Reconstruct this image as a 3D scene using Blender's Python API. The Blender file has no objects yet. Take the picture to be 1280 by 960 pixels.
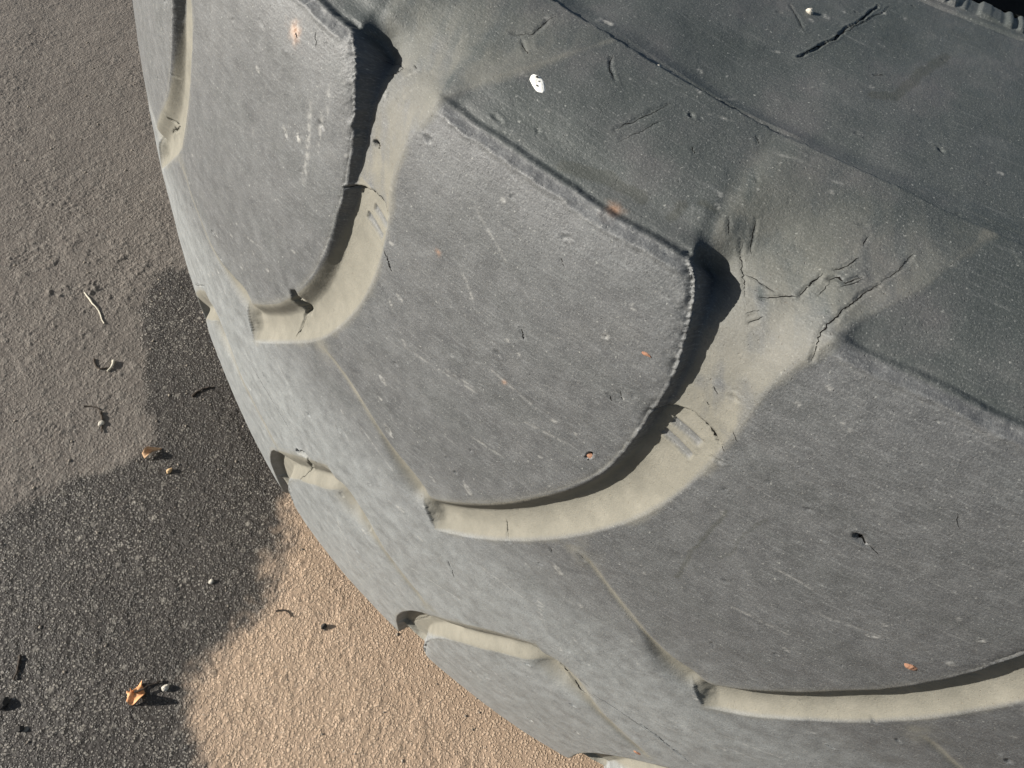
D={'M':([(-0.246,0.0422),(-0.2376,0.0468),(-0.2302,0.0533),(-0.2229,0.0599),(-0.216,0.0669),(-0.2096,0.0744),(-0.2032,0.0818),(-0.1968,0.0893),(-0.1914,0.0976),(-0.1861,0.1059),(-0.1809,0.1142),(-0.1768,0.1232),(-0.1729,0.1322),(-0.1695,0.1414),(-0.1675,0.151),(-0.1655,0.1607),(-0.1646,0.1705),(-0.1638,0.1803),(-0.1635,0.1901),(-0.1643,0.1999),(-0.1661,0.2096),(-0.1692,0.2188),(-0.1734,0.2277),(-0.1804,0.2344)],[(-0.2321,0.019),(-0.2244,0.0265),(-0.2166,0.0339),(-0.2089,0.0414),(-0.2016,0.0493),(-0.1944,0.0572),(-0.1873,0.0653),(-0.1804,0.0734),(-0.1735,0.0817),(-0.1669,0.0901),(-0.1613,0.0993),(-0.1557,0.1085),(-0.1507,0.118),(-0.1467,0.1279),(-0.1429,0.1379),(-0.1401,0.1483),(-0.1379,0.1588),(-0.1368,0.1695),(-0.1364,0.1802),(-0.1368,0.1909),(-0.1368,0.2016),(-0.1352,0.2122),(-0.1324,0.2226),(-0.1277,0.2322)],[(-0.1645,0.0824),(-0.1589,0.0789),(-0.1533,0.0755),(-0.1477,0.072),(-0.1422,0.0682),(-0.1365,0.0646),(-0.1308,0.061),(-0.1251,0.0574),(-0.1197,0.0536),(-0.114,0.0504),(-0.1084,0.0471),(-0.1025,0.0443),(-0.0963,0.0425),(-0.0901,0.0406)]),1:([(-0.2435,0.043),(-0.2167,0.0649),(-0.1935,0.0906),(-0.1784,0.115),(-0.1688,0.1393),(-0.1637,0.1624),(-0.1615,0.1795),(-0.1613,0.1975),(-0.1653,0.2148),(-0.1725,0.2293),(-0.1808,0.236)],[(-0.2324,0.0178),(-0.194,0.0562),(-0.1665,0.0854),(-0.1509,0.1104),(-0.1406,0.134),(-0.1349,0.1585),(-0.1342,0.1751),(-0.1347,0.1853),(-0.1364,0.1957),(-0.1353,0.2065),(-0.1331,0.2172),(-0.1297,0.2266),(-0.1262,0.2324)],[(-0.1664,0.0827),(-0.1473,0.0773),(-0.1257,0.0647),(-0.1075,0.0501),(-0.0925,0.0401)]),2:([(-0.2486,0.0414),(-0.2383,0.0447),(-0.221,0.0624),(-0.1995,0.0886),(-0.1825,0.1145),(-0.1715,0.1374),(-0.1674,0.1587),(-0.1662,0.1775),(-0.1655,0.1922),(-0.1672,0.2056),(-0.1708,0.2194),(-0.175,0.2287),(-0.1799,0.2329)],[(-0.2318,0.0202),(-0.2076,0.0427),(-0.1857,0.0694),(-0.1678,0.0937),(-0.1536,0.1184),(-0.1434,0.1453),(-0.1392,0.1687),(-0.1383,0.1797),(-0.138,0.1912),(-0.1377,0.2047),(-0.136,0.2143),(-0.1333,0.2235),(-0.1292,0.232)],[(-0.1622,0.0864),(-0.1451,0.0732),(-0.1239,0.0577),(-0.1066,0.0426),(-0.0924,0.0369)]),3:([(-0.2483,0.0369),(-0.2395,0.0446),(-0.2238,0.0609),(-0.2026,0.0892),(-0.1897,0.1073),(-0.1789,0.1302),(-0.1732,0.1481),(-0.1706,0.1607),(-0.169,0.1705),(-0.1676,0.1803),(-0.1667,0.1901),(-0.1668,0.1999),(-0.168,0.2096),(-0.1705,0.2188),(-0.174,0.2277),(-0.1804,0.2344)],[(-0.2332,0.0192),(-0.2128,0.0364),(-0.1917,0.0619),(-0.1762,0.0841),(-0.1638,0.1065),(-0.1544,0.127),(-0.1502,0.1379),(-0.1466,0.1483),(-0.1436,0.1588),(-0.1417,0.1695),(-0.1405,0.1802),(-0.1401,0.1909),(-0.1392,0.2016),(-0.1369,0.2122),(-0.1332,0.2226),(-0.1277,0.2322)],[(-0.1645,0.0824),(-0.1589,0.0789),(-0.1533,0.0755),(-0.1477,0.072),(-0.1422,0.0682),(-0.1365,0.0646),(-0.1308,0.061),(-0.1251,0.0574),(-0.1197,0.0536),(-0.114,0.0504),(-0.1084,0.0471),(-0.1025,0.0443),(-0.0963,0.0425),(-0.0901,0.0406)]),0:([(-0.2426,0.0467),(-0.1927,0.098),(-0.1727,0.1344),(-0.1657,0.1716),(-0.165,0.1803),(-0.1645,0.1901),(-0.1651,0.1999),(-0.1667,0.2096),(-0.1697,0.2188),(-0.1736,0.2277),(-0.1804,0.2344)],[(-0.2551,0.0033),(-0.1721,0.0782),(-0.1546,0.1063),(-0.143,0.135),(-0.136,0.1644),(-0.1375,0.1864),(-0.1377,0.2016),(-0.1358,0.2122),(-0.1327,0.2226),(-0.1277,0.2322)],[(-0.165,0.0781),(-0.1462,0.0617),(-0.1208,0.047),(-0.1002,0.0436),(-0.0854,0.0448)]),'CR':[([(-0.1877,0.0984),(-0.1887,0.0916),(-0.1839,0.0904),(-0.1849,0.0827)],0.0032,0.007),([(-0.185,0.0838),(-0.1869,0.075),(-0.1892,0.0642)],0.001,0.004),([(-0.1925,-0.048),(-0.182,-0.0387),(-0.179,-0.0423),(-0.1828,-0.0584)],0.0022,0.005),([(-0.1828,-0.0584),(-0.1939,-0.0875)],0.0007,0.002),([(0.0131,-0.0409),(0.0212,-0.045),(0.0294,-0.0494),(0.0338,-0.0487)],0.0012,0.004),([(0.0142,-0.0326),(0.0245,-0.0304),(0.0329,-0.0325)],0.0005,0.0012),([(0.0645,-0.0396),(0.0706,-0.0412),(0.0816,-0.0459),(0.0918,-0.0511),(0.1014,-0.0567)],0.0008,0.0025),([(0.0352,-0.0376),(0.0548,-0.0389),(0.0714,-0.0434)],0.00035,0.001),([(-0.2434,-0.0122),(-0.2313,-0.0171),(-0.2178,-0.0221),(-0.2076,-0.0268),(-0.1959,-0.0327)],0.0004,0.001),([(-0.0386,0.3413),(-0.036,0.3494),(-0.0314,0.361),(-0.0295,0.3723),(-0.0267,0.3855),(-0.0249,0.4001)],0.0011,0.004),([(-0.0342,0.3524),(-0.029,0.3695),(-0.0238,0.3872),(-0.018,0.4032)],0.0005,0.0015),([(-0.0602,0.3693),(-0.0527,0.3642),(-0.0443,0.3572)],0.0005,0.0012),([(-0.0133,0.2509),(-0.0072,0.2407),(-0.0025,0.2317)],0.0007,0.002),([(-0.007,0.2413),(-0.0009,0.2399),(0.0047,0.2393)],0.0007,0.002),([(0.0014,0.234),(0.0059,0.2377),(0.0116,0.2416)],0.0008,0.002),([(0.0116,0.2416),(0.0125,0.2458),(0.0141,0.2502),(0.0144,0.2528)],0.001,0.003),([(0.0246,0.2241),(0.0227,0.2307),(0.0229,0.2361),(0.0251,0.2418),(0.0272,0.248),(0.029,0.2528),(0.0323,0.258)],0.0009,0.0025),([(0.0323,0.258),(0.0345,0.2628),(0.037,0.2713)],0.0005,0.0015),([(0.0171,0.2507),(0.0188,0.2529),(0.0218,0.2521),(0.0253,0.2566)],0.0011,0.003),([(0.0174,0.2546),(0.02,0.2587),(0.0224,0.2621)],0.0008,0.002),([(0.0172,0.244),(0.0173,0.2514)],0.0005,0.0012),([(0.021,0.2498),(0.0265,0.2557)],0.0005,0.0015),([(-0.0127,0.2591),(-0.0086,0.2488)],0.0008,0.0015),([(-0.0203,0.2543),(-0.018,0.2496)],0.0006,0.0012),([(0.0218,0.2707),(0.0211,0.2667)],0.0005,0.0012),([(-0.1307,0.271),(-0.1258,0.2731),(-0.1237,0.2763),(-0.1241,0.2833),(-0.1239,0.2873)],0.0006,0.0018),([(-0.124,0.2702),(-0.1205,0.2683),(-0.1171,0.2665)],0.0006,0.0015),([(-0.0709,0.2592),(-0.0682,0.2655),(-0.0652,0.273),(-0.0619,0.2804)],0.0005,0.0014),([(-0.0669,0.2571),(-0.0639,0.2644),(-0.0601,0.2732)],0.0003,0.0008),([(-0.0929,0.2845),(-0.0894,0.2798),(-0.0842,0.2768)],0.0008,0.0018),([(-0.0061,0.3506),(-0.0023,0.353)],0.0007,0.0015),([(0.0684,0.1742),(0.0714,0.1724),(0.074,0.1717)],0.0016,0.003),([(0.074,0.1717),(0.0792,0.1706)],0.0005,0.001),([(0.1211,0.0996),(0.1252,0.0975)],0.0009,0.002),([(-0.1496,0.1844),(-0.1408,0.1857),(-0.1359,0.1824)],0.0005,0.001),([(-0.1704,0.2304),(-0.1637,0.2347),(-0.1591,0.2346),(-0.1601,0.2304),(-0.165,0.2248)],0.0006,0.0016),([(-0.0439,0.0649),(-0.0389,0.0586)],0.0007,0.0018),([(-0.0648,0.0007),(-0.0585,-0.0128)],0.0007,0.0014),([(-0.0617,0.2121),(-0.0593,0.2097)],0.0006,0.0013),([(-0.135,0.1659),(-0.1318,0.1641),(-0.1279,0.1595)],0.001,0.002),([(-0.1542,0.2018),(-0.15,0.2017)],0.0016,0.003),([(-0.1548,0.2393),(-0.1521,0.2388)],0.0008,0.002),([(-0.0214,0.1435),(-0.0225,0.1394)],0.0016,0.0025),([(-0.0661,0.1774),(-0.0628,0.1742)],0.0011,0.002),([(-0.072,0.1429),(-0.0623,0.1484)],0.0004,-0.0003),([(0.0044,0.1917),(0.0058,0.1912)],0.0005,0.001),([(-0.026,0.1739),(-0.0239,0.1721)],0.001,0.0018),([(-0.0232,0.1786),(-0.0207,0.1756)],0.0006,0.0013),([(-0.0458,0.2693),(-0.0431,0.2678)],0.0006,0.0012),([(-0.0294,0.2871),(-0.0271,0.2842)],0.0005,0.0012),([(0.0002,0.2259),(0.004,0.2297)],0.0004,0.0008),([(0.0024,0.2231),(0.0052,0.2287)],0.0006,0.0015),([(0.0165,0.1881),(0.0198,0.1857)],0.0004,0.0008),([(-0.0041,0.0818),(-0.0081,0.0843)],0.0012,0.0022),([(-0.0194,0.0753),(-0.0178,0.0727)],0.001,0.0018),([(0.0866,0.2),(0.0911,0.195)],0.0003,0.0007),([(0.0041,0.1984),(0.0061,0.1961)],0.0005,0.001),([(-0.1934,0.2246),(-0.1904,0.22)],0.0008,0.001),([(-0.2042,0.219),(-0.2024,0.2175)],0.0012,0.0015),([(-0.3531,0.0845),(-0.3402,0.0882),(-0.3626,0.068)],0.0016,0.002),([(-0.3543,-0.0529),(-0.3112,-0.0104)],0.0005,0.0014),([(-0.0968,-0.1911),(-0.0667,-0.1023)],0.0005,0.001)],'LT':[([(-0.0333,0.2191),(-0.0274,0.2195),(-0.0196,0.2194)],0.0009),([(-0.1167,0.1275),(-0.0895,0.1314),(-0.0689,0.1348)],0.0005),([(-0.0966,0.1327),(-0.0734,0.1358)],0.0003),([(-0.1881,0.2054),(-0.1868,0.1855),(-0.187,0.1584)],0.0025),([(-0.1796,0.2036),(-0.1796,0.179)],0.002),([(-0.1794,0.2165),(-0.1761,0.1955)],0.0015),([(-0.0644,0.2296),(-0.0592,0.2228)],0.0016),([(-0.0938,0.2539),(-0.0808,0.2511)],0.001),([(-0.1006,0.2112),(-0.0764,0.1965)],0.0004),([(-0.2322,0.1647),(-0.2232,0.1584)],0.0008),([(-0.24,0.0955),(-0.212,0.1052)],0.0005),([(-0.0962,-0.049),(-0.0436,-0.0329)],0.0004),([(-0.0574,0.0205),(0.0014,0.0182)],0.0004),([(-0.0239,0.2843),(-0.0187,0.2836),(-0.0057,0.2861)],0.0008),([(-0.0534,0.2832),(-0.0365,0.2889)],0.0008),([(-0.0796,0.2849),(-0.068,0.284)],0.0005),([(-0.0009,0.2823),(0.0128,0.286)],0.0008),([(-0.0176,0.2844),(-0.0112,0.2845),(-0.0053,0.2852)],0.0007),([(-0.0393,0.2798),(-0.0289,0.2816)],0.0007),([(-0.0566,0.2933),(-0.0448,0.3088)],0.001),([(0.026,0.3006),(0.0359,0.2983)],0.0008),([(-0.1522,0.0387),(-0.1384,0.0249)],0.0004),([(-0.2116,0.0309),(-0.1881,0.013)],0.0005),([(-0.1848,-0.1365),(-0.1511,-0.1765)],0.0006),([(-0.1536,-0.071),(-0.1457,-0.1576)],0.0005),([(-0.1704,-0.0743),(-0.1327,-0.113)],0.0004),([(-0.2054,-0.1586),(-0.1723,-0.1751)],0.0005),([(0.0867,-0.0013),(0.1314,0.0091)],0.0005),([(0.0478,-0.0312),(0.0855,-0.0211)],0.0004),([(0.0648,-0.0125),(0.0989,-0.0107),(0.1228,-0.0075)],0.0005),([(-0.0776,0.1512),(-0.0447,0.1465)],0.0003),([(-0.0569,0.1356),(-0.028,0.1415)],0.0003),([(-0.0749,0.1078),(-0.0495,0.1101)],0.0003),([(0.0494,0.1073),(0.0826,0.1083)],0.0003),([(0.0506,0.1403),(0.0764,0.1388)],0.0003),([(0.0735,0.1263),(0.1067,0.1337)],0.0003),([(-0.1109,0.0571),(-0.0935,0.0481)],0.0003),([(-0.1002,0.1874),(-0.0827,0.1689)],0.0004),([(-0.1399,0.0524),(-0.1032,0.0364)],0.0003),([(-0.1442,0.2531),(-0.1432,0.2675)],0.0008),([(-0.157,0.2254),(-0.1497,0.2426)],0.0012),([(-0.1497,0.2202),(-0.1457,0.2345)],0.001),([(-0.1588,0.2153),(-0.157,0.2254)],0.001)],'HT':[[(-0.0022,0.175),(0.0102,0.1741)],[(-0.0032,0.1684),(0.0098,0.1666)],[(-0.147,0.1771),(-0.1359,0.1766)],[(-0.1507,0.1707),(-0.1377,0.1695)]],'SP':{'paint':(-0.1056,0.2591),'orange1':(-0.0217,0.1412),'orange2':(0.1183,0.1233),'orange3':(0.0769,-0.0836),'orange4':(-0.0206,0.1981),'rust':(-0.0538,0.2354),'pink1':(-0.1935,0.1806),'pink2':(-0.2047,0.2188),'stone1':(-0.0782,0.295),'stone2':(-0.0499,0.3704),'orange5':(-0.1082,0.1837),'orange6':(-0.0648,0.149)},'WET':[(0.418,-0.4657),(0.4489,-0.5183),(0.4738,-0.5259),(0.5013,-0.5156),(0.5308,-0.4887),(0.5613,-0.4483),(0.5913,-0.4266),(0.6029,-0.3988),(0.619,-0.3782),(0.6421,-0.3839),(0.6596,-0.3883),(0.681,-0.406),(0.707,-0.4126),(0.7359,-0.423),(0.8083,-0.4353),(0.9132,-0.3504),(0.9988,-0.222),(0.8839,-0.0328),(0.7064,-0.0012),(0.5523,-0.107)],'SAND':[(0.5484,-0.2323),(0.579,-0.2564),(0.6124,-0.2389),(0.6489,-0.2153),(0.6852,-0.2026),(0.7232,-0.202),(0.7472,-0.2002),(0.7643,-0.1849),(0.7745,-0.1658),(0.794,-0.1527),(0.8725,-0.0891),(0.5705,0.483),(0.0336,0.4422)],'LEAF':[(0.766,-0.2353),(0.7684,-0.2337),(0.7693,-0.231),(0.7705,-0.2288),(0.7733,-0.2258),(0.7763,-0.2254),(0.779,-0.2263),(0.7821,-0.2285),(0.7831,-0.2311),(0.7828,-0.2335),(0.7809,-0.2345),(0.779,-0.2365),(0.7786,-0.2383),(0.7772,-0.2385),(0.7766,-0.2362),(0.7747,-0.2388),(0.7748,-0.2371),(0.7752,-0.2352),(0.7737,-0.2359),(0.771,-0.2359),(0.7685,-0.2362)],'LEAFSTEM':[(0.7695,-0.2298),(0.767,-0.2296),(0.7643,-0.2281),(0.7617,-0.2264),(0.7587,-0.2256)],'LSTEM2':[(0.7743,-0.2257),(0.7764,-0.2186),(0.7762,-0.2157),(0.775,-0.2139)],'BIT1':[(0.6302,-0.3793),(0.6227,-0.3804),(0.6174,-0.3759),(0.6148,-0.3719),(0.6217,-0.3731),(0.6273,-0.3732),(0.6321,-0.3747)],'PAINT':[(-0.1094,0.2613),(-0.1097,0.2601),(-0.1089,0.2584),(-0.1075,0.2577),(-0.1058,0.2569),(-0.1041,0.2563),(-0.1026,0.256),(-0.1005,0.2568),(-0.1006,0.2581),(-0.1025,0.26),(-0.1046,0.2613),(-0.1062,0.2617),(-0.1081,0.2617)],'ST':[([(-0.001,0.3393),(0.006,0.3428),(0.0096,0.3549),(0.0144,0.3719),(0.0187,0.3821)],0.0032),([(-0.036,0.2439),(-0.0355,0.2467),(-0.0354,0.2501)],0.0022),([(-0.1059,0.2293),(-0.0767,0.228),(-0.0544,0.234)],0.0006),([(-0.0316,0.2547),(-0.0257,0.2549)],0.0015),([(0.0303,0.1068),(0.03,0.1536)],0.0013),([(0.0395,0.1293),(0.0436,0.1608)],0.0009),([(-0.0778,0.2391),(-0.0618,0.244),(-0.0489,0.2438)],0.003)],'VIS':[(0.2323,-1.2568),(-0.079,-1.0242),(0.4519,-0.4448),(0.565,-0.2011),(0.6184,-0.046),(0.6484,0.1447),(0.9237,-0.2813)],'G':{'leaf':(0.7761,-0.2321),'pebble_leaf':(0.7604,-0.2193),'stick':[(0.5325,-0.5615),(0.5478,-0.5166)],'bit1':(0.6247,-0.376),'bit2':(0.6277,-0.3506),'bit3':(0.5795,-0.4734),'bit4':(0.6222,-0.4343),'bit5':(0.6586,-0.1548),'tw1':[(0.8017,-0.3199),(0.8152,-0.309)],'tw2':[(0.5593,-0.3925),(0.5388,-0.3848)],'tw3':[(0.6243,-0.4565),(0.6184,-0.4434)],'tw4':[(0.6197,-0.4409),(0.6339,-0.4243)],'tw5':[(0.6702,-0.1939),(0.667,-0.1803)],'blob1':(0.775,-0.3672),'blob2':(0.8301,-0.3011),'blob3':(0.8355,-0.2785),'tw6':[(0.5824,-0.4905),(0.5799,-0.4709)],'hi1':(0.6815,-0.251),'tw7':[(0.7685,-0.2291),(0.7597,-0.2255)],'cr1':(0.5282,-0.5796),'cr2':(0.4959,-0.563),'cr3':(0.6116,-0.5318)},'BAR':[[(-0.1613,0.1785),(-0.1545,0.1822),(-0.1454,0.1849),(-0.1392,0.1846),(-0.1355,0.1826)],[(-0.1658,0.1787),(-0.1597,0.183),(-0.1528,0.1847),(-0.1444,0.183),(-0.1379,0.1796)]],'CAM':[0.8316313191583331,0.0,0.3893928554282293,-0.5178535769633001,0.8382077738926187,0.17098362673104148,0.6266661413694478,0.5077513573185866,-0.5911667331642394,-0.5823377199574545,-0.19898815775048598,-0.7882172879285981,999.8268537476476]}
# ------------------------------------------------------------------ settings first
import bpy, math, numpy as np
from mathutils import Matrix, Vector
SC = 0.67                                   # tyre radius in metres
PITCH = 2 * math.pi / 27                    # 27 lugs round the tyre on each side
P1 = PITCH * SC
PHI = -1.0503022822964894                   # phase of the opposite row of lugs
GROUND_DROP = 0.383 * SC
CAMD = D['CAM']
scene = bpy.context.scene
col = scene.collection
cam_d = bpy.data.cameras.new('camera'); cam = bpy.data.objects.new('camera', cam_d); col.objects.link(cam)
_R = np.array(CAMD[3:12]).reshape(3, 3)
_m = Matrix([[_R[0][i], -_R[1][i], -_R[2][i], 0] for i in range(3)] + [[0, 0, 0, 1]])
_m.translation = Vector((CAMD[0], CAMD[1], CAMD[2] + GROUND_DROP))
cam.matrix_world = _m
cam_d.sensor_width = 36; cam_d.lens = 36 * CAMD[12] / 1280
cam_d.clip_start = 0.01; cam_d.clip_end = 500
scene.camera = cam
SUN_EL = math.radians(19); SUN_TRAVEL = math.radians(122)      # direction the light travels in plan
tx, ty = -math.cos(SUN_TRAVEL), -math.sin(SUN_TRAVEL)          # towards the sun
world = bpy.data.worlds.new('World'); scene.world = world; world.use_nodes = True
wn = world.node_tree.nodes; bg = wn['Background']
sky = wn.new('ShaderNodeTexSky'); sky.sky_type = 'NISHITA'; sky.sun_disc = False
sky.sun_elevation = SUN_EL; sky.sun_rotation = math.atan2(tx, ty)
world.node_tree.links.new(sky.outputs[0], bg.inputs[0]); bg.inputs[1].default_value = 0.05
sl = bpy.data.lights.new('sun', 'SUN'); sl.energy = 5.0; sl.angle = math.radians(0.5); sl.color = (1.0, 0.96, 0.89)
so = bpy.data.objects.new('sun', sl); col.objects.link(so)
so.rotation_euler = Vector((tx * math.cos(SUN_EL), ty * math.cos(SUN_EL), math.sin(SUN_EL))).to_track_quat('Z', 'Y').to_euler()
vs = scene.view_settings; vs.view_transform = 'Standard'; vs.look = 'None'; vs.gamma = 1; vs.exposure = 0.68
scene.cycles.max_bounces = 5; scene.cycles.diffuse_bounces = 3

# ------------------------------------------------------------------ noise and helpers
def h2(i, j, seed):
    n = (i.astype(np.int64) * 374761393 + j.astype(np.int64) * 668265263 + seed * 1442695041) & 0x7fffffff
    n = ((n ^ (n >> 13)) * 1274126177) & 0x7fffffff
    n = (n ^ (n >> 16)) & 0x7fffffff
    return ((n * 1103515245 + 12345) & 0x7fffffff) / 0x7fffffff
def vnoise(x, y, seed=0):
    xi = np.floor(x); yi = np.floor(y); fx = x - xi; fy = y - yi
    fx = fx * fx * fx * (fx * (fx * 6 - 15) + 10); fy = fy * fy * fy * (fy * (fy * 6 - 15) + 10)
    a = h2(xi, yi, seed); b = h2(xi + 1, yi, seed); c = h2(xi, yi + 1, seed); d = h2(xi + 1, yi + 1, seed)
    return (a + (b - a) * fx + (c - a) * fy + (a - b - c + d) * fx * fy) * 2 - 1
def fbm(x, y, sc, octv=4, seed=0, gain=.5):
    o = np.zeros_like(x); w = 1.0; t = 0
    for k in range(octv):
        c, s = math.cos(.6 * k + .3), math.sin(.6 * k + .3)
        o += w * vnoise((x * c - y * s) / sc, (x * s + y * c) / sc, seed + 17 * k); t += w; w *= gain; sc *= .5
    return o / t
def smooth(t): t = np.clip(t, 0, 1); return t * t * (3 - 2 * t)
def seg_dist(px, py, poly):
    """distance to a polyline and length along it at the nearest point"""
    best = np.full(px.shape, 1e9); tt = np.zeros(px.shape); acc = 0.0
    for (x0, y0), (x1, y1) in zip(poly[:-1], poly[1:]):
        dx, dy = x1 - x0, y1 - y0; l = math.hypot(dx, dy)
        if l < 1e-9: continue
        t = np.clip(((px - x0) * dx + (py - y0) * dy) / (l * l), 0, 1)
        d = np.hypot(px - x0 - t * dx, py - y0 - t * dy); m = d < best
        best = np.where(m, d, best); tt = np.where(m, acc + t * l, tt); acc += l
    return best, tt, acc
def in_poly(px, py, poly):
    ins = np.zeros(px.shape, bool); n = len(poly)
    for i in range(n):
        x0, y0 = poly[i]; x1, y1 = poly[(i + 1) % n]
        if y0 == y1: continue
        c = ((y0 > py) != (y1 > py)) & (px < (x1 - x0) * (py - y0) / (y1 - y0) + x0)
        ins ^= c
    return ins
def subdiv(poly, n=3):
    """Catmull-Rom resampling, so traced outlines run in curves"""
    P = np.array(poly, float); Q = np.vstack([2 * P[0] - P[1], P, 2 * P[-1] - P[-2]]); o = []
    for i in range(1, len(Q) - 2):
        for t in np.linspace(0, 1, n, endpoint=False):
            a, b, c, d = Q[i - 1:i + 3]
            o.append(tuple(.5 * (2 * b + (c - a) * t + (2 * a - 5 * b + 4 * c - d) * t * t + (3 * b - a - 3 * c + d) * t ** 3)))
    o.append(tuple(P[-1])); return o

# ------------------------------------------------------------------ the tyre's cross-section
HALF = [(0, .995), (.06, .9935), (.13, .991), (.25, .979), (.325, .965), (.355, .94), (.372, .87), (.377, .8), (.379, .74), (.380, .69), (.379, .658), (.368, .640), (.31, .632)]
PR = np.array(subdiv([(-z, r) for z, r in HALF[:0:-1]] + HALF, 30)) * SC
_sg = np.hypot(*np.diff(PR, axis=0).T); PS = np.concatenate([[0], np.cumsum(_sg)]); PS -= PS[-1] / 2
_T = np.gradient(PR, axis=0); _T /= np.hypot(*_T.T)[:, None]
# relief is raised and sunk along slightly smoothed normals, so hollows stay round where the shoulder bends
_gs = np.linspace(PS[0], PS[-1], 400); _gt = np.stack([np.interp(_gs, PS, _T[:, i]) for i in (0, 1)], 1)
_gw = np.exp(-((_gs[:, None] - _gs[None]) / .020) ** 2); _gt = (_gw / _gw.sum(1)[:, None]) @ _gt; _gt /= np.hypot(*_gt.T)[:, None]
def surf(a, s, h):
    z = np.interp(s, PS, PR[:, 0]); r = np.interp(s, PS, PR[:, 1]); tz = np.interp(s, _gs, _gt[:, 0]); tr = np.interp(s, _gs, _gt[:, 1])
    z = z - tr * h; r = r + tz * h; th = a / SC
    return np.stack([r * np.cos(th), r * np.sin(th), z + GROUND_DROP], -1)
# how far a smoothed shoulder lies inside the real one
_sm = np.arange(.15, .32, .002); _o = np.stack([np.interp(_sm, PS, PR[:, i]) for i in (0, 1)], 1)
_w = np.exp(-((_sm[:, None] - _sm[None]) / .022) ** 2); _w /= _w.sum(1)[:, None]
_q = _w @ _o; _n = np.stack([-np.interp(_sm, _gs, _gt[:, 1]), np.interp(_sm, _gs, _gt[:, 0])], 1)
ROUND_S = _sm; ROUND_D = np.maximum(0, ((_o - _q) * _n).sum(1)) * smooth((_sm - .165) / .03) * smooth((.305 - _sm) / .03)
END = 0.2337                                  # where the lugs end and the sidewall begins
mL, mR, mC = D['M']
def inst(k):
    """outlines of groove k of the near row: own trace where the photo shows it"""
    d = D.get(k) if k in (0, 1, 2, 3) else None
    return d if d else (mL, mR, mC)
EXT_L = [(-.186, .243), (-.192, .262), (-.196, .292)]
EXT_R = [(-.124, .244), (-.112, .262), (-.098, .292)]

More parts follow.
